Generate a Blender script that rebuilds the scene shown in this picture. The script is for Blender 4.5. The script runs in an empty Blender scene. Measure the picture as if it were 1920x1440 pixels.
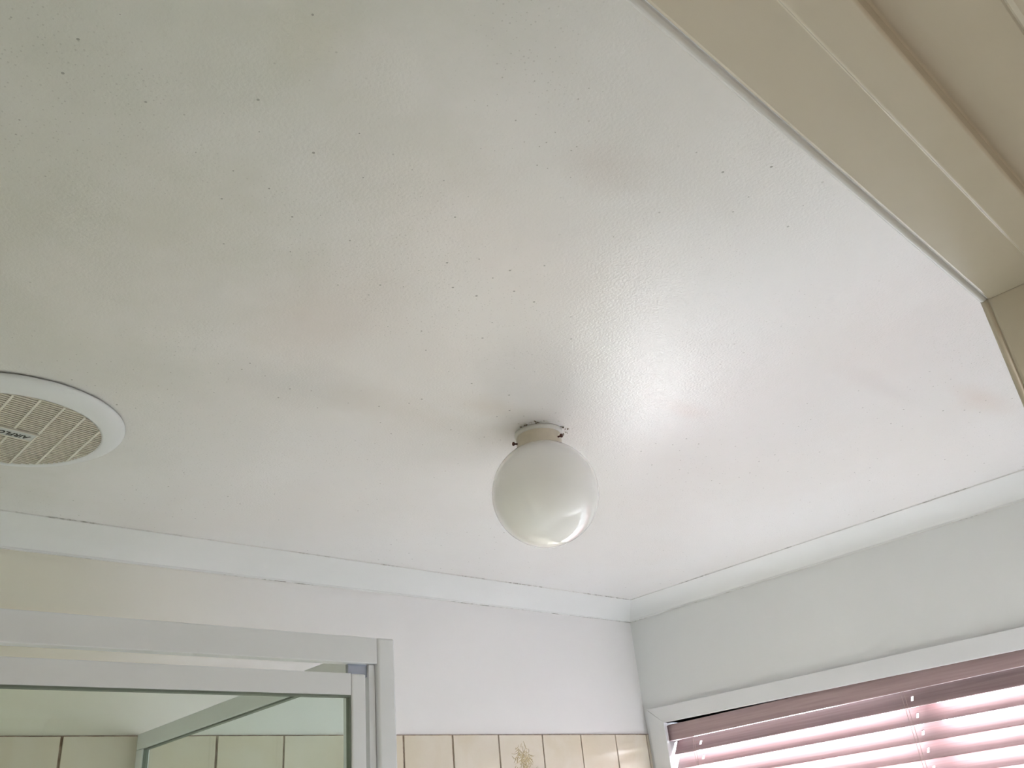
import bpy, bmesh, math, random
from mathutils import Vector, Matrix

random.seed(4)
S = bpy.context.scene
C = bpy.context.collection
EYE = 1.75                       # camera height; heights below are given above the floor
CEIL = 2.40
BACK = 1.880                     # wall opposite the doorway (tiled)
RIGHT = 2.268                    # window wall
LEFT = -0.32
U = 0.65

# ------------------------------------------------------------------ camera
cd = bpy.data.cameras.new('camera')
cam = bpy.data.objects.new('camera', cd)
C.objects.link(cam)
cd.sensor_fit = 'HORIZONTAL'
cd.sensor_width = 36.0
cd.lens = 36.0 * 1621.0 / 1920.0
cd.clip_start = 0.005
r0 = Vector((0.7454, -0.6601, -0.0937)).normalized()      # camera right in world axes
r2 = Vector((-0.6186, -0.6323, -0.4665)).normalized()     # camera backward in world axes
r1 = r2.cross(r0).normalized()
r0 = r1.cross(r2).normalized()
m = Matrix((r0, r1, r2)).transposed().to_4x4()
m.translation = Vector((0, 0, EYE))
cam.matrix_world = m
S.camera = cam

# ------------------------------------------------------------------ exposure
S.view_settings.view_transform = 'Standard'
S.view_settings.look = 'None'
S.view_settings.gamma = 1.0
S.view_settings.use_curve_mapping = False
S.view_settings.exposure = 0.0

# ------------------------------------------------------------------ world: bright overcast daylight
SKY = 7.0
w = bpy.data.worlds.new('world'); S.world = w; w.use_nodes = True
nt = w.node_tree; nt.nodes.clear()
tc = nt.nodes.new('ShaderNodeTexCoord'); sx = nt.nodes.new('ShaderNodeSeparateXYZ')
cr = nt.nodes.new('ShaderNodeValToRGB'); bg = nt.nodes.new('ShaderNodeBackground'); wo = nt.nodes.new('ShaderNodeOutputWorld')
mr = nt.nodes.new('ShaderNodeMapRange'); mr.inputs[1].default_value = -1; mr.inputs[2].default_value = 1
nt.links.new(tc.outputs['Generated'], sx.inputs[0]); nt.links.new(sx.outputs[2], mr.inputs[0]); nt.links.new(mr.outputs[0], cr.inputs[0])
cr.color_ramp.elements[0].position = 0.3; cr.color_ramp.elements[0].color = (0.27, 0.28, 0.30, 1)
cr.color_ramp.elements[1].position = 0.62; cr.color_ramp.elements[1].color = (0.86, 0.90, 1.0, 1)
nt.links.new(cr.outputs[0], bg.inputs[0]); bg.inputs[1].default_value = SKY
nt.links.new(bg.outputs[0], wo.inputs[0])

def area(name, loc, aim, sx_, sy_, power, col):
    l = bpy.data.lights.new(name, 'AREA'); l.shape = 'RECTANGLE'; l.size = sx_; l.size_y = sy_; l.energy = power; l.color = col
    o = bpy.data.objects.new(name, l); C.objects.link(o); o.location = loc
    o.rotation_euler = (Vector(aim) - Vector(loc)).to_track_quat('-Z', 'Y').to_euler()
    return o
# daylight falling through the bathroom window, and an unseen fill lamp added in the hall
area('window_daylight', (RIGHT + 0.60, 1.20, 2.15), (1.0, 1.15, 0.8), 1.3, 0.6, 355, (0.88, 0.94, 1.0))
area('hall_fill', (0.4, -1.15, 2.34), (0.4, -1.0, 0.0), 0.9, 0.9, 15, (1.0, 0.93, 0.84))

# unseen lamp added outside the window for a bright glint on the ceiling
area('glint_lamp', (3.95, 2.78, 0.68), (1.07, 0.753, 2.4), 0.20, 0.20, 4.6, (0.97, 0.98, 1.0))

# ------------------------------------------------------------------ helpers
def tag(o, label=None, cat=None, group=None, kind=None):
    if label: o['label'] = label
    if cat: o['category'] = cat
    if group: o['group'] = group
    if kind: o['kind'] = kind
    return o

def empty(name, loc, rot=(0, 0, 0)):
    o = bpy.data.objects.new(name, None); C.objects.link(o); o.location = loc; o.rotation_euler = rot
    o.empty_display_size = 0.05
    return o

def obj(name, bm, mats, parent=None, smooth=False, bevel=0.0, seg=2, loc=None):
    me = bpy.data.meshes.new(name); bm.normal_update(); bm.to_mesh(me); bm.free()
    for mt in (mats if isinstance(mats, (list, tuple)) else [mats]): me.materials.append(mt)
    if smooth:
        for p in me.polygons: p.use_smooth = True
    o = bpy.data.objects.new(name, me); C.objects.link(o)
    if parent: o.parent = parent
    if loc: o.location = loc
    if bevel:
        b = o.modifiers.new('bevel', 'BEVEL'); b.width = bevel; b.segments = seg; b.limit_method = 'ANGLE'; b.angle_limit = 0.6
        b.harden_normals = False
    return o

def box(bm, x0, x1, y0, y1, z0, z1, mi=0):
    v = [bm.verts.new((x, y, z)) for z in (z0, z1) for y in (y0, y1) for x in (x0, x1)]
    for f in ((0, 2, 3, 1), (4, 5, 7, 6), (0, 1, 5, 4), (2, 6, 7, 3), (0, 4, 6, 2), (1, 3, 7, 5)):
        bm.faces.new([v[i] for i in f]).material_index = mi

def bxo(name, mats, parent, *a, **k):
    bm = bmesh.new(); box(bm, *a); return obj(name, bm, mats, parent, **k)

def lathe(bm, prof, n=64, cx=0, cy=0, closed=False, mi=0):
    rings = []
    for r, z in prof:
        if r < 1e-6: rings.append([bm.verts.new((cx, cy, z))])
        else: rings.append([bm.verts.new((cx + r * math.cos(2 * math.pi * i / n), cy + r * math.sin(2 * math.pi * i / n), z)) for i in range(n)])
    pairs = list(zip(rings, rings[1:])) + ([(rings[-1], rings[0])] if closed else [])
    for a, b in pairs:
        for i in range(n):
            j = (i + 1) % n
            if len(a) == 1: f = bm.faces.new((a[0], b[j], b[i]))
            elif len(b) == 1: f = bm.faces.new((a[i], a[j], b[0]))
            else: f = bm.faces.new((a[i], a[j], b[j], b[i]))
            f.material_index = mi
    bmesh.ops.recalc_face_normals(bm, faces=bm.faces)

def tube(bm, pts, r, n=6):
    rings = []
    for i, p in enumerate(pts):
        p = Vector(p); d = (Vector(pts[min(i + 1, len(pts) - 1)]) - Vector(pts[max(i - 1, 0)])).normalized()
        a = d.cross(Vector((0.3, 0.2, 1)) if abs(d.z) < 0.9 else Vector((1, 0, 0))).normalized(); b = d.cross(a)
        rr = r[i] if isinstance(r, (list, tuple)) else r
        rings.append([bm.verts.new(p + rr * (math.cos(2 * math.pi * k / n) * a + math.sin(2 * math.pi * k / n) * b)) for k in range(n)])
    for a, b in zip(rings, rings[1:]):
        for i in range(n): bm.faces.new((a[i], a[(i + 1) % n], b[(i + 1) % n], b[i]))
    bm.faces.new(rings[0][::-1]); bm.faces.new(rings[-1])

class NT:
    """small wrapper for building node materials"""
    def __init__(s, name):
        s.m = bpy.data.materials.new(name); s.m.use_nodes = True; s.t = s.m.node_tree; s.t.nodes.clear()
        s.out = s.n('ShaderNodeOutputMaterial')
    def n(s, typ, **k):
        x = s.t.nodes.new(typ)
        for a, v in k.items(): setattr(x, a, v)
        return x
    def l(s, a, b): s.t.links.new(a, b)
    def val(s, sock, v):
        if hasattr(v, 'links'): s.l(v, sock)
        else: sock.default_value = v
    def math(s, op, a, b=None, c=None, clamp=False):
        x = s.n('ShaderNodeMath', operation=op, use_clamp=clamp); s.val(x.inputs[0], a)
        if b is not None: s.val(x.inputs[1], b)
        if c is not None: s.val(x.inputs[2], c)
        return x.outputs[0]
    def mix(s, f, a, b):
        x = s.n('ShaderNodeMix', data_type='RGBA'); s.val(x.inputs[0], f)
        s.val(x.inputs[6], (*a, 1) if isinstance(a, tuple) else a); s.val(x.inputs[7], (*b, 1) if isinstance(b, tuple) else b)
        return x.outputs[2]
    def ramp(s, v, lo, hi, a=0.0, b=1.0):
        x = s.n('ShaderNodeMapRange', interpolation_type='SMOOTHSTEP'); s.val(x.inputs[0], v)
        x.inputs[1].default_value = lo; x.inputs[2].default_value = hi; x.inputs[3].default_value = a; x.inputs[4].default_value = b
        return x.outputs[0]
    def coord(s, kind='Object'): return s.n('ShaderNodeTexCoord').outputs[kind]
    def noise(s, vec, scale, detail=3, rough=0.55, dist=0.0):
        x = s.n('ShaderNodeTexNoise'); s.l(vec, x.inputs['Vector']); x.inputs['Scale'].default_value = scale
        x.inputs['Detail'].default_value = detail; x.inputs['Roughness'].default_value = rough; x.inputs['Distortion'].default_value = dist
        return x.outputs[0]
    def mapping(s, vec, scale=(1, 1, 1), loc=(0, 0, 0), rot=(0, 0, 0)):
        x = s.n('ShaderNodeMapping'); s.l(vec, x.inputs[0]); x.inputs['Scale'].default_value = scale
        x.inputs['Location'].default_value = loc; x.inputs['Rotation'].default_value = rot
        return x.outputs[0]
    def bsdf(s, col, rough, spec=0.5, metal=0.0, bump=None, bstr=0.2, bdist=0.001, coat=0.0):
        p = s.n('ShaderNodeBsdfPrincipled'); s.val(p.inputs['Base Color'], (*col, 1) if isinstance(col, tuple) else col)
        s.val(p.inputs['Roughness'], rough); p.inputs['Specular IOR Level'].default_value = spec; p.inputs['Metallic'].default_value = metal
        p.inputs['Coat Weight'].default_value = coat; p.inputs['Coat Roughness'].default_value = 0.05
        if bump is not None:
            b = s.n('ShaderNodeBump'); s.l(bump, b.inputs['Height']); b.inputs['Strength'].default_value = bstr; b.inputs['Distance'].default_value = bdist
            s.l(b.outputs[0], p.inputs['Normal'])
        s.l(p.outputs[0], s.out.inputs[0]); return p

# ------------------------------------------------------------------ materials
def paint(name, col, rough=0.45, scale=220, bstr=0.12, var=0.03, spec=0.5, light_tint=None):
    t = NT(name); co = t.coord()
    n1 = t.noise(co, scale, 2); n2 = t.noise(co, 3.0, 4)
    c = t.mix(t.ramp(n2, 0.3, 0.7), tuple(x * (1 - var) for x in col), col)
    if light_tint:                      # light turning yellower away from the window, painted into the wall colour
        sp_ = t.n('ShaderNodeSeparateXYZ'); t.l(co, sp_.inputs[0])
        c = t.mix(t.ramp(t.math('ADD', sp_.outputs[0], t.math('MULTIPLY', n2, 0.35)), 1.35, 0.45), c, light_tint)
    t.bsdf(c, rough, spec, bump=n1, bstr=bstr, bdist=0.0006)
    return t.m

def ceiling_material():
    t = NT('ceiling_paint'); co = t.coord()
    base = t.mix(t.ramp(t.noise(co, 2.2, 4), 0.3, 0.7), (0.82, 0.79, 0.775), (0.84, 0.825, 0.825))
    # water and mould stains, and shade painted beside the lamp, each placed (x, y, rx, ry, strength, colour)
    spots = [(0.61, 0.44, 0.05, 0.04, 0.45, (0.70, 0.63, 0.60)), (0.60, 0.40, 0.16, 0.05, 0.30, (0.72, 0.69, 0.66)),
             (0.51, 0.88, 0.08, 0.13, 0.40, (0.76, 0.68, 0.64)), (0.577, 1.06, 0.10, 0.07, 0.45, (0.64, 0.63, 0.62)),
             (0.79, 1.05, 0.13, 0.05, 0.35, (0.70, 0.64, 0.58)), (0.88, 0.965, 0.07, 0.035, 0.40, (0.70, 0.62, 0.53)),  # tan shadow left of the globe light, painted as colour
             (1.20, 0.79, 0.05, 0.02, 0.32, (0.80, 0.66, 0.62)), (1.66, 0.455, 0.10, 0.03, 0.45, (0.74, 0.62, 0.56)),
             (1.45, 0.54, 0.14, 0.02, 0.30, (0.72, 0.68, 0.68)), (0.262, 0.76, 0.10, 0.10, 0.35, (0.70, 0.67, 0.58)),
             (0.43, 0.53, 0.12, 0.05, 0.35, (0.70, 0.68, 0.64)), (0.60, 0.60, 0.22, 0.08, 0.20, (0.80, 0.72, 0.70)),
             (0.26, 0.48, 0.04, 0.04, 0.40, (0.68, 0.63, 0.50))]
    wob = t.noise(co, 6.0, 5, 0.6)
    c = base
    sep = t.n('ShaderNodeSeparateXYZ'); t.l(co, sep.inputs[0])
    for x, y, rx, ry, st, col in spots:
        dx = t.math('DIVIDE', t.math('SUBTRACT', sep.outputs[0], x), rx * 1.3)
        dy = t.math('DIVIDE', t.math('SUBTRACT', sep.outputs[1], y), ry * 1.3)
        d = t.math('SQRT', t.math('ADD', t.math('MULTIPLY', dx, dx), t.math('MULTIPLY', dy, dy)))
        d = t.math('ADD', d, t.math('MULTIPLY', t.math('SUBTRACT', wob, 0.5), 1.6))
        f = t.math('MULTIPLY', t.ramp(d, 1.3, 0.0), st)
        c = t.mix(f, c, col)
    # light falloff towards the shower side painted in: darker, yellow-green, uneven
    falloff = t.math('MULTIPLY', t.ramp(t.math('ADD', sep.outputs[0], t.math('MULTIPLY', wob, 0.5)), 0.85, 0.15), 0.85)
    c = t.mix(falloff, c, (0.60, 0.605, 0.53))
    # mould specks
    for sc, thr, lo, amt, dk in ((26, 0.044, 0.42, 0.60, (0.15, 0.14, 0.12)), (64, 0.065, 0.47, 0.45, (0.22, 0.20, 0.17)), (170, 0.17, 0.48, 0.26, (0.28, 0.26, 0.23))):
        v = t.n('ShaderNodeTexVoronoi', voronoi_dimensions='2D'); t.l(co, v.inputs['Vector']); v.inputs['Scale'].default_value = sc
        sc2 = t.n('ShaderNodeSeparateColor'); t.l(v.outputs['Color'], sc2.inputs[0])
        r = t.math('MULTIPLY', sc2.outputs[0], thr)
        inside = t.math('LESS_THAN', v.outputs['Distance'], r)
        keep = t.math('GREATER_THAN', sc2.outputs[1], 0.45)
        area_ = t.ramp(t.noise(t.mapping(co, loc=(sc, 1, 0)), 3.5, 3), lo, lo + 0.14)
        f = t.math('MULTIPLY', t.math('MULTIPLY', inside, keep), t.math('MULTIPLY', area_, amt))
        c = t.mix(f, c, dk)
    # satin paint, rolled on: orange-peel
    stip = t.noise(co, 260, 2, 0.5); broad = t.noise(co, 14, 2)
    h = t.math('ADD', stip, t.math('MULTIPLY', broad, 2.0))
    rough = t.math('ADD', 0.285, t.math('MULTIPLY', t.noise(co, 5.0, 3), 0.08))
    p = t.bsdf(c, rough, 0.5, bump=h, bstr=0.55, bdist=0.0009)
    p.inputs['Coat Weight'].default_value = 0.30; p.inputs['Coat Roughness'].default_value = 0.13
    t.l(p.inputs['Normal'].links[0].from_socket, p.inputs['Coat Normal'])
    return t.m

M = {}
M['ceiling'] = ceiling_material()
M['wall'] = paint('wall_paint', (0.87, 0.85, 0.845), 0.42, 180, 0.15, light_tint=(0.82, 0.785, 0.665))
M['wall_b'] = paint('window_wall_paint', (0.79, 0.795, 0.785), 0.45, 180, 0.15)
M['cornice'] = paint('cornice_paint', (0.81, 0.81, 0.805), 0.4, 120, 0.08)
M['trimwhite'] = paint('white_gloss_trim', (0.80, 0.80, 0.81), 0.28, 60, 0.10)
M['reveal'] = paint('white_reveal', (0.78, 0.78, 0.80), 0.35, 60, 0.05)
M['white_alu'] = paint('powder_coated_white', (0.845, 0.865, 0.885), 0.3, 500, 0.02, 0.01)
M['plastic'] = paint('fan_plastic', (0.78, 0.79, 0.79), 0.35, 300, 0.02, 0.02)
M['floor'] = paint('floor_tiles', (0.64, 0.625, 0.61), 0.35, 30, 0.05)
M['hall'] = paint('hall_wall_paint', (0.60, 0.55, 0.47), 0.5, 150, 0.1)
M['tray'] = paint('shower_tray_acrylic', (0.8, 0.8, 0.8), 0.2, 30, 0.02)

def crack_material():
    t = NT('cornice_edge_dirt'); co = t.coord()
    a = t.noise(co, 7.0, 5, 0.7); b = t.noise(co, 60, 3, 0.6)
    f = t.math('MULTIPLY', t.ramp(a, 0.50, 0.64), t.ramp(b, 0.38, 0.6))
    t.bsdf(t.mix(t.math('MULTIPLY', f, 0.75), (0.74, 0.73, 0.71), (0.25, 0.23, 0.20)), 0.6)
    return t.m
M['crack'] = crack_material()

def cream_gloss():
    t = NT('cream_gloss_enamel'); co = t.coord()
    st = t.noise(t.mapping(co, scale=(1.5, 60, 60)), 6, 3)
    lump = t.noise(co, 22, 3)
    drip = t.ramp(t.noise(t.mapping(co, scale=(60, 3, 3)), 1.0, 2), 0.72, 0.76)
    h = t.math('ADD', t.math('MULTIPLY', st, 0.5), t.math('ADD', lump, drip))
    c = t.mix(t.ramp(t.noise(co, 8, 4), 0.3, 0.7), (0.66, 0.60, 0.50), (0.70, 0.645, 0.55))
    t.bsdf(c, 0.27, 0.5, bump=h, bstr=0.15, bdist=0.0012)
    return t.m
M['cream'] = cream_gloss()

def tile_material():
    t = NT('cream_glazed_tile'); co = t.coord()
    n = t.noise(co, 5, 5, 0.6, 1.0)
    c = t.mix(t.ramp(n, 0.3, 0.7), (0.68, 0.60, 0.47), (0.73, 0.665, 0.57))
    t.bsdf(c, 0.26, 0.5, bump=t.noise(co, 25, 2), bstr=0.08, bdist=0.001)
    return t.m
M['tile'] = tile_material()
def grout_material():
    t = NT('old_brown_grout'); co = t.coord(); n = t.noise(co, 60, 4)
    t.bsdf(t.mix(t.ramp(n, 0.35, 0.65), (0.21, 0.13, 0.095), (0.40, 0.30, 0.235)), 0.85, bump=n, bstr=0.4)
    return t.m
M['grout'] = grout_material()
def simple(name, col, rough=0.5, metal=0.0, spec=0.5, coat=0.0):
    t = NT(name); co = t.coord(); n = t.noise(co, 90, 3)
    t.bsdf(t.mix(n, tuple(x * 0.9 for x in col), tuple(min(1, x * 1.08) for x in col)), rough, spec, metal, coat=coat)
    return t.m
M['motif'] = simple('tile_motif_gilt', (0.42, 0.33, 0.17), 0.35)
M['motif2'] = simple('tile_motif_pale', (0.60, 0.50, 0.30), 0.35)
M['gasket'] = simple('grey_green_gasket', (0.16, 0.19, 0.155), 0.5)
M['chrome'] = simple('pivot_metal', (0.42, 0.46, 0.55), 0.25, 0.9)
M['screw'] = simple('rusty_screw', (0.10, 0.035, 0.025), 0.6, 0.3)
M['gallery'] = simple('cream_lamp_gallery', (0.78, 0.70, 0.57), 0.3)
M['plaster'] = simple('flaking_plaster', (0.80, 0.78, 0.74), 0.7)
M['flake'] = simple('flake_dark', (0.22, 0.17, 0.12), 0.8)  # darker share of the flakes
M['dust'] = simple('dusty_grille_plastic', (0.60, 0.555, 0.465), 0.7)
M['duct'] = simple('dusty_fan_duct', (0.30, 0.265, 0.215), 0.8)
M['label'] = simple('label_plate', (0.58, 0.60, 0.58), 0.35)
M['ink'] = simple('label_ink', (0.02, 0.025, 0.02), 0.5)
M['cord'] = simple('blind_cord', (0.42, 0.33, 0.30), 0.7)
M['hole'] = simple('window_rubber', (0.1, 0.1, 0.1), 0.6)

def slat_material():
    t = NT('mahogany_stained_slat'); co = t.coord()
    g = t.noise(t.mapping(co, scale=(40, 1.2, 40)), 3, 4)
    c = t.mix(t.ramp(g, 0.3, 0.7), (0.33, 0.23, 0.235), (0.42, 0.305, 0.305))
    t.bsdf(c, 0.30, 0.5, bump=g, bstr=0.05)
    return t.m
M['slat'] = slat_material()

def opal():
    t = NT('opal_glass'); p = t.bsdf((0.99, 0.975, 0.945), 0.04, 0.6)
    p.inputs['Subsurface Weight'].default_value = 0.0; p.inputs['Subsurface Radius'].default_value = (0.05, 0.048, 0.045); p.inputs['Subsurface Scale'].default_value = 1.0
    p.inputs['Coat Weight'].default_value = 1.0; p.inputs['Coat Roughness'].default_value = 0.02
    return t.m
M['opal'] = opal()

def glass(name, col, refl=1.0):
    t = NT(name); tr = t.n('ShaderNodeBsdfTransparent'); tr.inputs[0].default_value = (*col, 1)
    gl = t.n('ShaderNodeBsdfGlossy'); gl.inputs['Roughness'].default_value = 0.02
    lw = t.n('ShaderNodeLayerWeight'); lw.inputs[0].default_value = 0.5
    fr = t.math('ADD', 0.03, t.math('MULTIPLY', t.math('POWER', lw.outputs['Facing'], 5.0), 0.75))
    mx = t.n('ShaderNodeMixShader'); t.l(t.math('MULTIPLY', fr, refl), mx.inputs[0]); t.l(tr.outputs[0], mx.inputs[1]); t.l(gl.outputs[0], mx.inputs[2])
    t.l(mx.outputs[0], t.out.inputs[0]); return t.m
M['glass'] = glass('shower_safety_glass', (0.945, 0.98, 0.955))
M['pane'] = glass('window_glass', (0.97, 0.985, 0.98))

# ------------------------------------------------------------------ room shell
T = 0.10
DTH = math.radians(1.85)                       # the doorway stands slightly out of square
HEAD = EYE + 0.29
tag(bxo('floor', M['floor'], None, LEFT - T, RIGHT + T + .05, -2.4, BACK + T, -0.1, 0.0), kind='structure')
tag(bxo('ceiling', M['ceiling'], None, LEFT - T, RIGHT + T + .05, -2.4, BACK + T, CEIL, CEIL + 0.06), kind='structure')
WZ0, WZ1, WY0, WY1 = 1.42, EYE + 0.284, 0.27, 1.8150
AY1 = 1.7976                       # the side architrave laps over the reveal
bm = bmesh.new()
TW = 0.12
box(bm, RIGHT, RIGHT + TW, -0.2, WY0, 0, CEIL); box(bm, RIGHT, RIGHT + TW, WY1, BACK + T, 0, CEIL)
box(bm, RIGHT, RIGHT + TW, WY0, WY1, 0, WZ0); box(bm, RIGHT, RIGHT + TW, WY0, WY1, WZ1, CEIL)
tag(obj('wall_right', bm, M['wall_b']), kind='structure')
tag(bxo('wall_left', M['wall'], None, LEFT - T, LEFT, 0.0, BACK, 0, CEIL), kind='structure')
wb = tag(bxo('wall_back', M['wall'], None, LEFT - T, RIGHT, BACK, BACK + T, 0, CEIL), kind='structure')

# tiles on the back wall: each tile its own slightly irregular raised slab in one tiled field
ZT = EYE + 0.2591
xs = [0.8392, 1.0765, 1.313, 1.5527, 1.803, 2.0491, 2.285, 2.5253, 2.7746, 3.0119, 3.2427, 3.4635]
xs = [x * U for x in xs]
xs = [xs[0] - 0.1545 * k for k in range(7, 0, -1)] + xs
bm = bmesh.new()
box(bm, LEFT, RIGHT, BACK - 0.0035, BACK - 0.0002, 0.0, ZT, 1)
zz = ZT - 0.0025
row = 0
while zz > 0.02:
    z0 = max(0.0, zz - 0.1500)
    for i in range(len(xs)):
        a = xs[i] + 0.0026 + random.uniform(-.0006, .0006)
        b = (xs[i + 1] if i + 1 < len(xs) else RIGHT - 0.001) - 0.0026 + random.uniform(-.0006, .0006)
        if b - a < 0.004: continue
        dt = random.uniform(-.0004, .0004) if row == 0 else 0
        box(bm, a, b, BACK - 0.0075 + dt, BACK - 0.003, z0 + 0.002, zz, 0)
    zz = z0 - 0.002; row += 1
# dried-flower motif fired on one tile of the top row
cx0, cz0 = xs[-4] - 0.082, ZT - 0.082
cx0 = (xs[xs.index(2.5253 * U)] + xs[xs.index(2.7746 * U)]) / 2 + 0.002 if (2.5253 * U) in xs else cx0
rr = random.Random(9)
for k in range(120):
    ang = rr.uniform(0, 2 * math.pi); L0 = rr.uniform(0.006, 0.030); cxx = cx0 + rr.gauss(0, 0.014); czz = cz0 + rr.gauss(0.016, 0.018)
    bend = rr.uniform(-0.6, 0.6); pts = []
    for j in range(5):
        s_ = j / 4 * L0; an = ang + bend * j / 4
        pts.append((cxx + math.cos(an) * s_, BACK - 0.0078, czz + math.sin(an) * s_))
    n0 = len(bm.faces)
    tube(bm, pts, [0.0009, 0.0009, 0.0008, 0.0006, 0.0003], 5)
    bm.faces.ensure_lookup_table()
    for f in bm.faces[n0:]: f.material_index = 2 if k % 3 else 3
tf = obj('tile_field', bm, [M['tile'], M['grout'], M['motif'], M['motif2']], wb, bevel=0.0009, seg=2)

# door wall (rotated a little), with hall beyond it
def dw(x, y, z): return (x * math.cos(DTH) - y * math.sin(DTH), x * math.sin(DTH) + y * math.cos(DTH), z)
JL, JR = -0.235, 0.589
fw = empty('door_1', (0, 0, 0), (0, 0, DTH)); tag(fw, kind='structure')
ww = tag(empty('wall_front', (0, 0, 0), (0, 0, DTH)), kind='structure')
bm = bmesh.new()
box(bm, JR + 0.022, RIGHT + 0.1, 0.018, 0.108, 0, CEIL); box(bm, LEFT - 0.1, JL - 0.022, 0.018, 0.108, 0, CEIL)
box(bm, JL - 0.022, JR + 0.022, 0.018, 0.108, HEAD + 0.022, CEIL)
obj('wall_surface', bm, M['wall'], ww)

def frame_profile():
    # (y, recess) outline of the lining as seen in section: far quirk bead, lining, stop, door rebate
    return [(0.0158, 0.020), (0.0158, 0.0125), (0.0185, 0.011), (0.0565, 0.011), (0.0572, 0.010), (0.0577, 0.001), (0.0587, 0.0), (0.0780, 0.0), (0.0788, 0.0006),
            (0.0794, 0.0026), (0.0802, 0.0030), (0.1135, 0.0030), (0.1150, 0.0036), (0.1156, 0.0048), (0.1163, 0.0036), (0.1175, 0.0026), (0.1188, 0.0026), (0.1196, 0.0029), (0.1202, 0.0036), (0.1205, 0.0050), (0.1202, 0.020)]
PR = frame_profile()
def lining():
    """head and two jambs from one section, mitred at the corners; returns three bmeshes"""
    hb = bmesh.new(); a = [hb.verts.new((JL - e, y, HEAD + e)) for y, e in PR]; b = [hb.verts.new((JR + e, y, HEAD + e)) for y, e in PR]
    for i in range(len(PR)):
        j = (i + 1) % len(PR); f = hb.faces.new((a[i], a[j], b[j], b[i]))
        if PR[i][0] >= 0.1149 and PR[j][0] >= 0.1149 and PR[i][1] < 0.0055: f.material_index = 1  # white faces paint in the bright reflection along the far bead
    hb.faces.new(a[::-1]); hb.faces.new(b)
    out = [hb]
    for sx_, X in ((1, JR), (-1, JL)):
        jb = bmesh.new(); a = [jb.verts.new((X + sx_ * e, y, 0)) for y, e in PR]; b = [jb.verts.new((X + sx_ * e, y, HEAD + e)) for y, e in PR]
        for i in range(len(PR)):
            j = (i + 1) % len(PR); jb.faces.new((a[i], a[j], b[j], b[i]))
        jb.faces.new(a[::-1]); jb.faces.new(b); out.append(jb)
    for q in out: bmesh.ops.recalc_face_normals(q, faces=q.faces)
    return out
hb, jr, jl = lining()
obj('head_lining', hb, [M['cream'], M['trimwhite']], fw, bevel=0.0005, seg=3)
obj('jamb', jr, M['cream'], fw, bevel=0.0005, seg=3)
obj('jamb', jl, M['cream'], fw, bevel=0.0005, seg=3)
for y0, y1, nm in ((0.1085, 0.1180, 'far'), (0.000, 0.0175, 'near')):
    off = 0.008
    bm = bmesh.new()
    box(bm, JL - off - 0.066, JR + off + 0.066, y0, y1, HEAD + off, HEAD + off + 0.066)
    obj('head_architrave', bm, M['cream'], fw, bevel=0.003)
    for a, b in ((JR + off, JR + off + 0.066), (JL - off - 0.066, JL - off)):
        bm = bmesh.new(); box(bm, a, b, y0, y1, 0, HEAD + off); obj('side_architrave', bm, M['cream'], fw, bevel=0.003)

# hall behind the photographer
tag(bxo('wall_hall_back', M['hall'], None, LEFT - T, RIGHT + T, -2.4, -2.3, 0, CEIL), kind='structure')
tag(bxo('wall_hall_left', M['hall'], None, -1.0 + .58, -0.9 + .58, -2.3, 0.0, 0, CEIL), kind='structure')
tag(bxo('wall_hall_right', M['hall'], None, 1.15, 1.25, -2.3, 0.03, 0, CEIL), kind='structure')

# ------------------------------------------------------------------ cornices
CP, CDROP = 0.0967, 0.0435
def cornice_profile():
    pts = [(0.0, -CDROP - 0.0012), (0.0022, -CDROP - 0.0012), (0.0026, -CDROP), (0.0045, -CDROP + 0.0005), (0.0050, -CDROP + 0.004)]
    for k in range(1, 12):
        a = k / 12.0
        x = 0.005 + (CP - 0.010) * a; z = -CDROP + 0.004 + (CDROP - 0.008) * a
        bul = 0.010 * math.sin(math.pi * a)
        pts.append((x - bul * 0.35, z + bul * 0.6))
    pts += [(CP - 0.005, -0.0040), (CP - 0.001, -0.0034), (CP, -0.0026), (CP + 0.0002, -0.0001), (CP + 0.0016, -0.0001), (CP + 0.0016, 0.0), (0, 0)]
    return pts
def cornice(name, fn):
    """fn(offset, z, end) -> point"""
    P = cornice_profile(); bm = bmesh.new()
    a = [bm.verts.new(fn(o, z, 0)) for o, z in P]; b = [bm.verts.new(fn(o, z, 1)) for o, z in P]
    n = len(P)
    for i in range(n):
        j = (i + 1) % n
        f = bm.faces.new((a[i], a[j], b[j], b[i]))
        if i in (0, 1) or i in (n - 4, n - 5): f.material_index = 1
    bm.faces.new(a[::-1]); bm.faces.new(b); bmesh.ops.recalc_face_normals(bm, faces=bm.faces)
    o = obj(name, bm, [M['cornice'], M['crack']]); tag(o, kind='structure'); return o
e_ = 0.0003
cornice('trim_1', lambda o, z, e: ((RIGHT - o) if e else (LEFT + o), BACK - e_ - o, CEIL + z))
cornice('trim_2', lambda o, z, e: (RIGHT - e_ - o, (BACK - o) if e else (0.19 + o), CEIL + z))
cornice('trim_3', lambda o, z, e: (LEFT + e_ + o, (BACK - o) if e else (0.11 + o), CEIL + z))
cornice('trim_4', lambda o, z, e: dw((2.265 - o) if e else (-0.318 + o), 0.1085 + o, CEIL + z))

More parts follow.
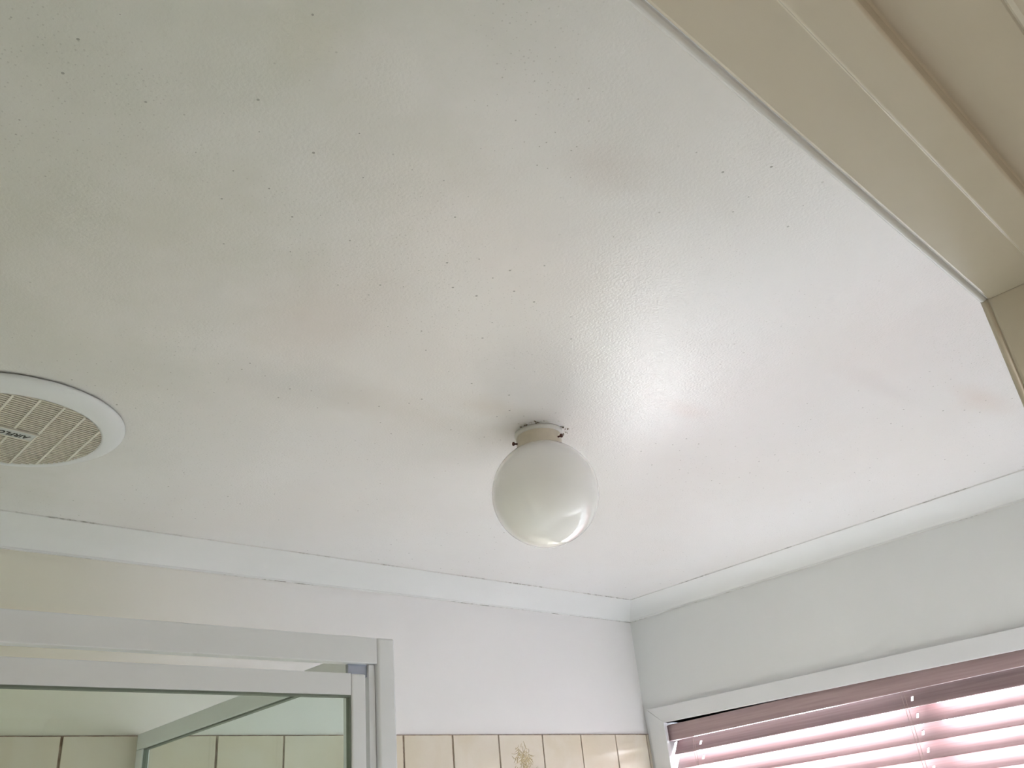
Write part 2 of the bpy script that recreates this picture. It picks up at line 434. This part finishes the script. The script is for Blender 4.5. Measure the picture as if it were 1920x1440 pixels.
# ------------------------------------------------------------------ window
win = tag(empty('window_1', (RIGHT, (WY0 + WY1) / 2, WZ0)), kind='structure')
def wpart(name, mat, bm, parent=None, **k):
    o = obj(name, bm, mat, None, **k)
    o.parent = parent or win; o.matrix_parent_inverse = Matrix.Translation(-Vector(win.location))
    return o
AZ = EYE + 0.281; AT = 0.014; AW = 0.047; AWs = 0.060
def prism(bm, poly, x0, x1):      # poly in (y,z), extruded over x
    a = [bm.verts.new((x0, y, z)) for y, z in poly]; b = [bm.verts.new((x1, y, z)) for y, z in poly]
    n = len(poly)
    for i in range(n): bm.faces.new((a[i], a[(i + 1) % n], b[(i + 1) % n], b[i]))
    bm.faces.new(a[::-1]); bm.faces.new(b); bmesh.ops.recalc_face_normals(bm, faces=bm.faces)
x0, x1 = RIGHT - AT, RIGHT - 0.0003
g = 0.0004
bm = bmesh.new(); prism(bm, [(WY0 - AWs, AZ + AW), (AY1 + AWs, AZ + AW), (AY1 + g, AZ + g), (WY0 - g, AZ + g)], x0, x1); wpart('head_architrave', M['trimwhite'], bm, bevel=0.0012)
bm = bmesh.new(); prism(bm, [(AY1 + AWs + g, AZ + AW - g), (AY1 + AWs + g, WZ0 - 0.04), (AY1, WZ0 - 0.04), (AY1, AZ)], x0, x1); wpart('side_architrave', M['trimwhite'], bm, bevel=0.0012)
bm = bmesh.new(); prism(bm, [(WY0 - AWs - g, AZ + AW - g), (WY0 - AWs - g, WZ0 - 0.04), (WY0, WZ0 - 0.04), (WY0, AZ)], x0, x1); wpart('side_architrave', M['trimwhite'], bm, bevel=0.0012)
bm = bmesh.new(); box(bm, RIGHT - 0.006, x1, AY1 + AWs + 0.001, BACK - 0.0078, ZT - 0.9, AZ + AW - 0.006); wpart('filler_strip', M['trimwhite'], bm, bevel=0.001)
bm = bmesh.new(); box(bm, RIGHT - 0.03, RIGHT + TW, WY0 - 0.0, WY1 + 0.0, WZ0 - 0.025, WZ0 + 0.004); wpart('sill', M['trimwhite'], bm, bevel=0.003)
bm = bmesh.new()
q = 0.010
box(bm, RIGHT - 0.001, RIGHT + TW, WY0, WY1, WZ1 - 0.0, WZ1 + 0.0 + q); box(bm, RIGHT - 0.001, RIGHT + TW, WY1 - 0.0002, WY1 + q, WZ0, WZ1); box(bm, RIGHT - 0.001, RIGHT + TW, WY0 - q, WY0 + 0.0002, WZ0, WZ1)
wpart('reveal_lining', M['reveal'], bm)
# aluminium sashes with a meeting stile
FX0, FX1 = RIGHT + 0.080, RIGHT + 0.112
MU0, MU1 = 0.992, 1.056
def frame(y0, y1, z0, z1, t, xa, xb):
    bm = bmesh.new(); box(bm, xa, xb, y0, y1, z1 - t, z1); box(bm, xa, xb, y0, y1, z0, z0 + t); box(bm, xa, xb, y0, y0 + t, z0 + t, z1 - t); box(bm, xa, xb, y1 - t, y1, z0 + t, z1 - t); return bm
for (a, b, xa) in ((WY0 + 0.002, MU0 + 0.034, FX0), (MU0 + 0.030, WY1 - 0.002, FX0 + 0.034)):
    s = wpart('sash', M['white_alu'], frame(a, b, WZ0 + 0.006, WZ1 - 0.002, 0.034, xa - 0.014 if xa == FX0 else xa - 0.012, xa + 0.014), bevel=0.001)
    bm = bmesh.new(); box(bm, xa - 0.001, xa + 0.003, a + 0.032, b - 0.032, WZ0 + 0.036, WZ1 - 0.034)
    p_ = obj('pane', bm, M['pane'], None); p_.parent = s; p_.matrix_parent_inverse = Matrix.Translation(-Vector(win.location))

# ------------------------------------------------------------------ timber venetian blind in the reveal
BY0, BY1 = WY0 + 0.012, WY1 - 0.003
bl = empty('venetian_blind', (RIGHT + 0.03, BY1, EYE + 0.262), (-0.019, 0, 0))
tag(bl, 'mahogany brown timber venetian blind hanging inside the white window frame', 'blind')
LEN = BY1 - BY0
def bbox(name, mat, x0, x1, y0, y1, z0, z1, **k): return bxo(name, mat, bl, x0, x1, y0, y1, z0, z1, **k)
# local axes: x out of the room, y 0 at the corner end going negative, z 0 at head
bm = bmesh.new(); box(bm, -0.020, -0.013, -LEN, -0.0095, -0.0335, 0.0125); vo = obj('valance', bm, M['slat'], bl, bevel=0.0015)
bm = bmesh.new(); box(bm, -0.0195, 0.030, -0.0090, -0.001, -0.0340, 0.0115); obj('valance_return', bm, M['slat'], vo, bevel=0.001)
bbox('headrail', M['white_alu'], -0.008, 0.032, -LEN + 0.01, -0.012, -0.024, 0.009, bevel=0.001)
TILT = math.radians(55); SW = 0.0500; PITCH = 0.0405
cords_y = [-0.098, -0.772, -1.445]
def slat_mesh():
    bm = bmesh.new(); y = [-LEN + 0.012]; hl = 0.0035
    cuts = []
    for cy in sorted(cords_y): cuts.append((cy - hl, cy + hl))
    ys = [-LEN + 0.012] + [v for c in cuts for v in c] + [-0.002]
    us = [-SW / 2, -0.0075, 0.0075, SW / 2]; th = 0.0014
    V = {}
    for i, yy in enumerate(ys):
        for j, u in enumerate(us):
            for s in (0, 1):
                V[i, j, s] = bm.verts.new((u, yy, th if s else -th))
    def hole(i, j): return j == 1 and i % 2 == 1
    for i in range(len(ys) - 1):
        for j in range(3):
            if hole(i, j):
                for a, b in (((i, j), (i + 1, j)), ((i + 1, j), (i + 1, j + 1)), ((i + 1, j + 1), (i, j + 1)), ((i, j + 1), (i, j))):
                    bm.faces.new((V[(*a, 0)], V[(*b, 0)], V[(*b, 1)], V[(*a, 1)]))
                continue
            bm.faces.new((V[i, j, 0], V[i, j + 1, 0], V[i + 1, j + 1, 0], V[i + 1, j, 0]))
            bm.faces.new((V[i, j, 1], V[i + 1, j, 1], V[i + 1, j + 1, 1], V[i, j + 1, 1]))
    n = len(ys) - 1
    for j in range(3):
        for i in (0, n): bm.faces.new((V[i, j, 0], V[i, j + 1, 0], V[i, j + 1, 1], V[i, j, 1]))
    for i in range(n):
        for j in (0, 3): bm.faces.new((V[i, j, 0], V[i + 1, j, 0], V[i + 1, j, 1], V[i, j, 1]))
    bmesh.ops.recalc_face_normals(bm, faces=bm.faces)
    return bm
first = None; NS = 5
rs = random.Random(3)
for k in range(NS):
    if first is None: o = first = obj('slat', slat_mesh(), M['slat'], bl)
    else: o = first.copy(); C.objects.link(o)
    o.parent = bl
    o.location = (0.012, 0, -0.0515 - PITCH * k)
    o.rotation_euler = (rs.uniform(-.0012, .0012), -(TILT + rs.uniform(-.02, .02)), 0)      # street edge up, room edge down
for k in range(9):          # the slats gathered in a stack above the bottom rail
    o = first.copy(); C.objects.link(o); o.parent = bl
    o.location = (0.012 + rs.uniform(-.001, .001), 0, -0.0555 - PITCH * (NS - 1) - 0.024 - 0.0034 * k); o.rotation_euler = (0, 0, 0)
zb = -0.0555 - PITCH * (NS - 1) - 0.024 - 0.0034 * 9 - 0.018
bbox('bottom_rail', M['slat'], -0.013, 0.037, -LEN + 0.012, -0.002, zb + 0.004, zb + 0.018, bevel=0.002)
for cy in cords_y:
    bm = bmesh.new()
    for dy in (-0.008, 0.008):
        tube(bm, [(-0.0085, cy + 0.012 + dy * .5, -0.01), (-0.0085, cy + 0.012 + dy * .5, zb)], 0.0006, 5)
        tube(bm, [(0.034, cy + dy * .5, -0.01), (0.034, cy + dy * .5, zb)], 0.0006, 5)
    obj('ladder_cord', bm, M['cord'], bl)

# ------------------------------------------------------------------ globe ceiling light
gx, gy = 1.0294, 0.9982
gl = empty('ceiling_light', (gx, gy, CEIL))
tag(gl, 'round opal white glass globe light in a cream gallery on the ceiling', 'light')
GR = 0.0945; GZ = -0.117
zt = GZ + math.sqrt(GR ** 2 - 0.0375 ** 2)
bm = bmesh.new(); lathe(bm, [(0, -0.0002), (0.0430, -0.0002), (0.0437, -0.003), (0.0430, -0.0065), (0.0408, -0.009), (0, -0.009)], 64)
cp = obj('ceiling_plate', bm, M['plaster'], gl, smooth=True)
bm = bmesh.new(); lathe(bm, [(0.0370, -0.008), (0.0405, -0.0085), (0.0410, -0.012), (0.0410, -0.030), (0.0420, -0.0335), (0.0415, -0.0350), (0.0385, -0.0350), (0.0380, -0.012)], 64, closed=True)
gal = obj('gallery', bm, M['gallery'], gl, smooth=True)
b_ = gal.modifiers.new('edge', 'EDGE_SPLIT'); b_.split_angle = 0.7
bm = bmesh.new()
prof = [(0.0355, -0.020), (0.0360, zt + 0.003)]
a0 = math.asin(0.0375 / GR)
N = 48
for k in range(N + 1):
    a = a0 + (math.pi - a0) * k / N
    prof.append((GR * math.sin(a) if k < N else 0.0, GZ + GR * math.cos(a)))
lathe(bm, prof, 96)
obj('globe', bm, M['opal'], gl, smooth=True)
for ang in (151, 281, 31):
    a = math.radians(ang); bm = bmesh.new(); d = Vector((math.cos(a), math.sin(a), 0))
    tube(bm, [d * 0.036 + Vector((0, 0, -.022)), d * 0.0465 + Vector((0, 0, -.022))], 0.0016, 10)
    tube(bm, [d * 0.0460 + Vector((0, 0, -.022)), d * 0.0472 + Vector((0, 0, -.022)), d * 0.0495 + Vector((0, 0, -.022)), d * 0.0505 + Vector((0, 0, -.022))], [0.0022, 0.0036, 0.0036, 0.0020], 12)
    obj('screw', bm, M['screw'], gal)
# flaking paint round the plate
bm = bmesh.new(); rf = random.Random(12)
for k in range(46):
    a = math.radians(rf.choice([rf.gauss(215, 16), rf.gauss(300, 22), rf.uniform(180, 360)])); r_ = 0.046 + abs(rf.gauss(0, 0.006)); s = rf.uniform(0.0008, 0.003)
    c_ = Vector((r_ * math.cos(a), r_ * math.sin(a), -0.0008)); n = rf.randint(4, 6)
    vs = [bm.verts.new(c_ + Vector((s * math.cos(2 * math.pi * i / n) * rf.uniform(.6, 1.3), s * math.sin(2 * math.pi * i / n) * rf.uniform(.6, 1.3), rf.uniform(-.0015, .0004)))) for i in range(n)]
    f = bm.faces.new(vs); f.material_index = 1 if rf.random() < 0.45 else 0
    ex = bmesh.ops.extrude_face_region(bm, geom=[f]); bmesh.ops.translate(bm, verts=[v for v in ex['geom'] if isinstance(v, bmesh.types.BMVert)], vec=(0, 0, 0.0006))
obj('flaking_paint', bm, [M['plaster'], M['flake']], cp)

# ------------------------------------------------------------------ exhaust fan
fx, fy = 0.2660, 1.3880
fan = empty('exhaust_fan', (fx, fy, CEIL))
tag(fan, 'round white ceiling exhaust fan cover with a dusty slatted grille', 'exhaust fan')
FD = -0.018; FR = 0.1295; FO = 0.1630
bm = bmesh.new()
lathe(bm, [(FR + .0005, -0.003), (FO - 0.004, -0.0015), (FO, -0.0025), (FO + 0.0002, -0.0045), (FO - 0.003, -0.0085), (FO - 0.012, -0.0135), (FO - 0.022, FD + 0.001), (FR + 0.003, FD - 0.0002), (FR, FD), (FR, FD + 0.008)], 128, closed=True)
obj('flange', bm, M['plastic'], fan, smooth=True)
bm = bmesh.new(); lathe(bm, [(0, -0.004), (FR, -0.004), (FR, -0.0052), (0, -0.0052)], 96); obj('duct_backing', bm, M['duct'], fan)
ga = math.radians(8.0)
gd = Vector((math.cos(ga), math.sin(ga), 0)); gn = Vector((-math.sin(ga), math.cos(ga), 0))
bm = bmesh.new(); P_ = 0.0066; k = 0; o_ = -FR + 0.004
while o_ < FR:
    h_ = math.sqrt(max(0, FR ** 2 - o_ ** 2))
    if h_ > 0.01:
        w_ = 0.0040
        pts = []
        for z in (FD, FD + 0.004):
            for sx_, sn in ((-h_, -w_ / 2), (h_, -w_ / 2), (h_, w_ / 2), (-h_, w_ / 2)): pts.append(bm.verts.new(gd * sx_ + gn * (o_ + sn) + Vector((0, 0, z))))
        for f in ((0, 1, 2, 3), (4, 7, 6, 5), (0, 4, 5, 1), (1, 5, 6, 2), (2, 6, 7, 3), (3, 7, 4, 0)): bm.faces.new([pts[i] for i in f])
    o_ += P_
obj('grille', bm, M['dust'], fan)
ra = math.radians(92.4); rd = Vector((math.cos(ra), math.sin(ra), 0)); rn = Vector((math.sin(ra), -math.cos(ra), 0))
for k in range(-3, 4):
    o_ = 0.0023 + 0.0356 * k; h_ = math.sqrt(max(0, (FR - 0.0005) ** 2 - o_ ** 2)) - 0.001
    if h_ < 0.02: continue
    bm = bmesh.new(); pts = []
    for z in (FD - 0.0006, FD + 0.004):
        for sx_, sn in ((-h_, -0.0017), (h_, -0.0017), (h_, 0.0017), (-h_, 0.0017)): pts.append(bm.verts.new(rd * sx_ + rn * (o_ + sn) + Vector((0, 0, z))))
    for f in ((0, 1, 2, 3), (4, 7, 6, 5), (0, 4, 5, 1), (1, 5, 6, 2), (2, 6, 7, 3), (3, 7, 4, 0)): bm.faces.new([pts[i] for i in f])
    obj('rib', bm, M['gallery'] if False else simple('rib_plastic', (0.72, 0.69, 0.60), 0.5) if k == -3 else bpy.data.materials['rib_plastic'], fan)
la = math.radians(6.7)
lb = bxo('label_plate', M['label'], fan, -0.0365, 0.0365, -0.0128, 0.0128, -0.0012, 0.0012, bevel=0.0006)
lb.location = (0.0, -0.0015, FD - 0.0016); lb.rotation_euler = (0, 0, la)
bm = bmesh.new()
for a in ((-0.0378, 0.0378, 0.0120, 0.0140), (-0.0378, 0.0378, -0.0140, -0.0120), (0.0360, 0.0380, -0.0122, 0.0122), (-0.0380, -0.0360, -0.0122, 0.0122)):
    box(bm, a[0], a[1], a[2], a[3], -0.0016, 0.0012)
obj('label_border', bm, bpy.data.materials['rib_plastic'], lb)
fc = bpy.data.curves.new('lettering', 'FONT'); fc.body = 'AIRFLOW'; fc.size = 0.0158; fc.extrude = 0.0001; fc.offset = 0.0006; fc.shear = 0.25
fc.align_x = 'CENTER'; fc.align_y = 'CENTER'; fc.space_character = 1.05
tmp = bpy.data.objects.new('tmp_text', fc); C.objects.link(tmp)
bpy.context.view_layer.update()
me = bpy.data.meshes.new_from_object(tmp.evaluated_get(bpy.context.evaluated_depsgraph_get()))
bpy.data.objects.remove(tmp); me.materials.clear(); me.materials.append(M['ink'])
tx = bpy.data.objects.new('lettering', me); C.objects.link(tx); tx.parent = lb; tx['label'] = 'black lettering'
wdt = max(v.co.x for v in me.vertices) - min(v.co.x for v in me.vertices)
# lettering faces down, reading towards the left of the room (local -x), tops towards the back wall
tx.matrix_local = Matrix.Translation((0, 0.002, -0.00135)) @ Matrix(((-1, 0, 0, 0), (0, 1, 0, 0), (0, 0, -1, 0), (0, 0, 0, 1))) @ Matrix.Diagonal((0.064 / wdt, 1, 1, 1))

# ------------------------------------------------------------------ shower screen
SY = 1.0098; SXP = 0.680; SXE = 0.708
sc = empty('shower_screen', (0.69, SY, 0)); tag(sc, 'white framed shower screen with pale green glass door and side panel', 'shower screen')
def sp(name, mat, x0, x1, y0, y1, z0, z1, parent=None, label=None, **k):
    bm = bmesh.new(); box(bm, x0, x1, y0, y1, z0, z1); o = obj(name, bm, mat, None, **k); o.parent = parent or sc
    o.matrix_parent_inverse = Matrix.Translation(-Vector(sc.location))
    if label: o['label'] = label
    return o
ZTOP = EYE + 0.2632
SL = LEFT + 0.004
W = M['white_alu']
sp('header', W, SL, SXP - 0.0006, SY, SY + 0.016, EYE + 0.2290, ZTOP, bevel=0.0008)
sp('corner_post', W, SXP, SXE, SY - 0.001, SY + 0.030, 0.06, ZTOP + 0.0005, bevel=0.0035, seg=4)
sp('frame_channel', W, 0.6695, SXP - 0.0006, SY + 0.006, SY + 0.022, 0.09, EYE + 0.2285, bevel=0.0006)
sp('wall_jamb', W, SL, SL + 0.03, SY, SY + 0.03, 0.06, EYE + 0.2285, bevel=0.001)
sp('pivot', M['chrome'], 0.640, 0.669, SY + 0.010, SY + 0.016, EYE + 0.2130, EYE + 0.2292, label='bluish metal pivot')
# door leaf
dr = sp('door_rail', W, SL + 0.034, 0.6384, SY, SY + 0.014, EYE + 0.1880, EYE + 0.2151, bevel=0.0007)
sp('door_rail', W, SL + 0.034, 0.6384, SY, SY + 0.014, 0.10, 0.13, bevel=0.0007)
st = sp('door_stile', W, 0.6389, 0.6602, SY - 0.0008, SY + 0.014, 0.10, EYE + 0.2146, bevel=0.002)
sp('door_stile', W, SL + 0.034, SL + 0.058, SY - 0.0008, SY + 0.014, 0.131, EYE + 0.1876, bevel=0.002)
bm = bmesh.new(); tube(bm, [(0.6655, SY - 0.002, 0.10), (0.6655, SY - 0.002, EYE + 0.2168)], 0.0050, 20)
hb_ = obj('edge_bead', bm, W, None, smooth=True); hb_.parent = st; hb_.matrix_parent_inverse = Matrix.Translation(-Vector(sc.location))
m_ = hb_.modifiers.new('e', 'EDGE_SPLIT'); m_.split_angle = 0.7
sp('door_glass', M['glass'], SL + 0.056, 0.6387, SY + 0.0035, SY + 0.0075, 0.128, EYE + 0.1885)
gk = sp('gasket', M['gasket'], SL + 0.058, 0.6388, SY + 0.0015, SY + 0.0095, EYE + 0.1852, EYE + 0.1879)
sp('gasket', M['gasket'], 0.6366, 0.6388, SY + 0.0015, SY + 0.0095, 0.131, EYE + 0.1851)
# side panel returning to the back wall
RX0, RX1 = 0.6860, 0.7020
RY0, RY1 = SY + 0.031, BACK - 0.0085
def ret_rail():
    bm = bmesh.new()
    box(bm, RX0, RX1, RY0, RY1, EYE + 0.2300, EYE + 0.2600); o = obj('panel_rail', bm, W, None, bevel=0.0015); o.parent = sc; o.matrix_parent_inverse = Matrix.Translation(-Vector(sc.location))
ret_rail()
sp('panel_rail', W, RX0, RX1, RY0, RY1, 0.06, 0.09, bevel=0.001)
sp('panel_stile', W, RX0, RX1, RY1 - 0.030, RY1, 0.0905, EYE + 0.2295, bevel=0.0015)
sp('panel_stile', W, RX0, RX1, RY0, RY0 + 0.066, 0.0905, EYE + 0.2295, bevel=0.0015)
sp('panel_glass', M['glass'], 0.692, 0.696, RY0 + 0.018, RY1 - 0.028, 0.088, EYE + 0.2305)
sp('gasket', M['gasket'], 0.6895, 0.6985, RY0 + 0.020, RY1 - 0.030, EYE + 0.2272, EYE + 0.2299)
sp('gasket', M['gasket'], 0.6895, 0.6985, RY1 - 0.0327, RY1 - 0.0301, 0.0905, EYE + 0.2271)
tr = bxo('shower_tray', M['tray'], None, SL, 0.712, SY - 0.005, BACK - 0.0085, 0.0, 0.06, bevel=0.01)
tag(tr, 'white shower tray on the floor under the shower screen', 'shower tray')
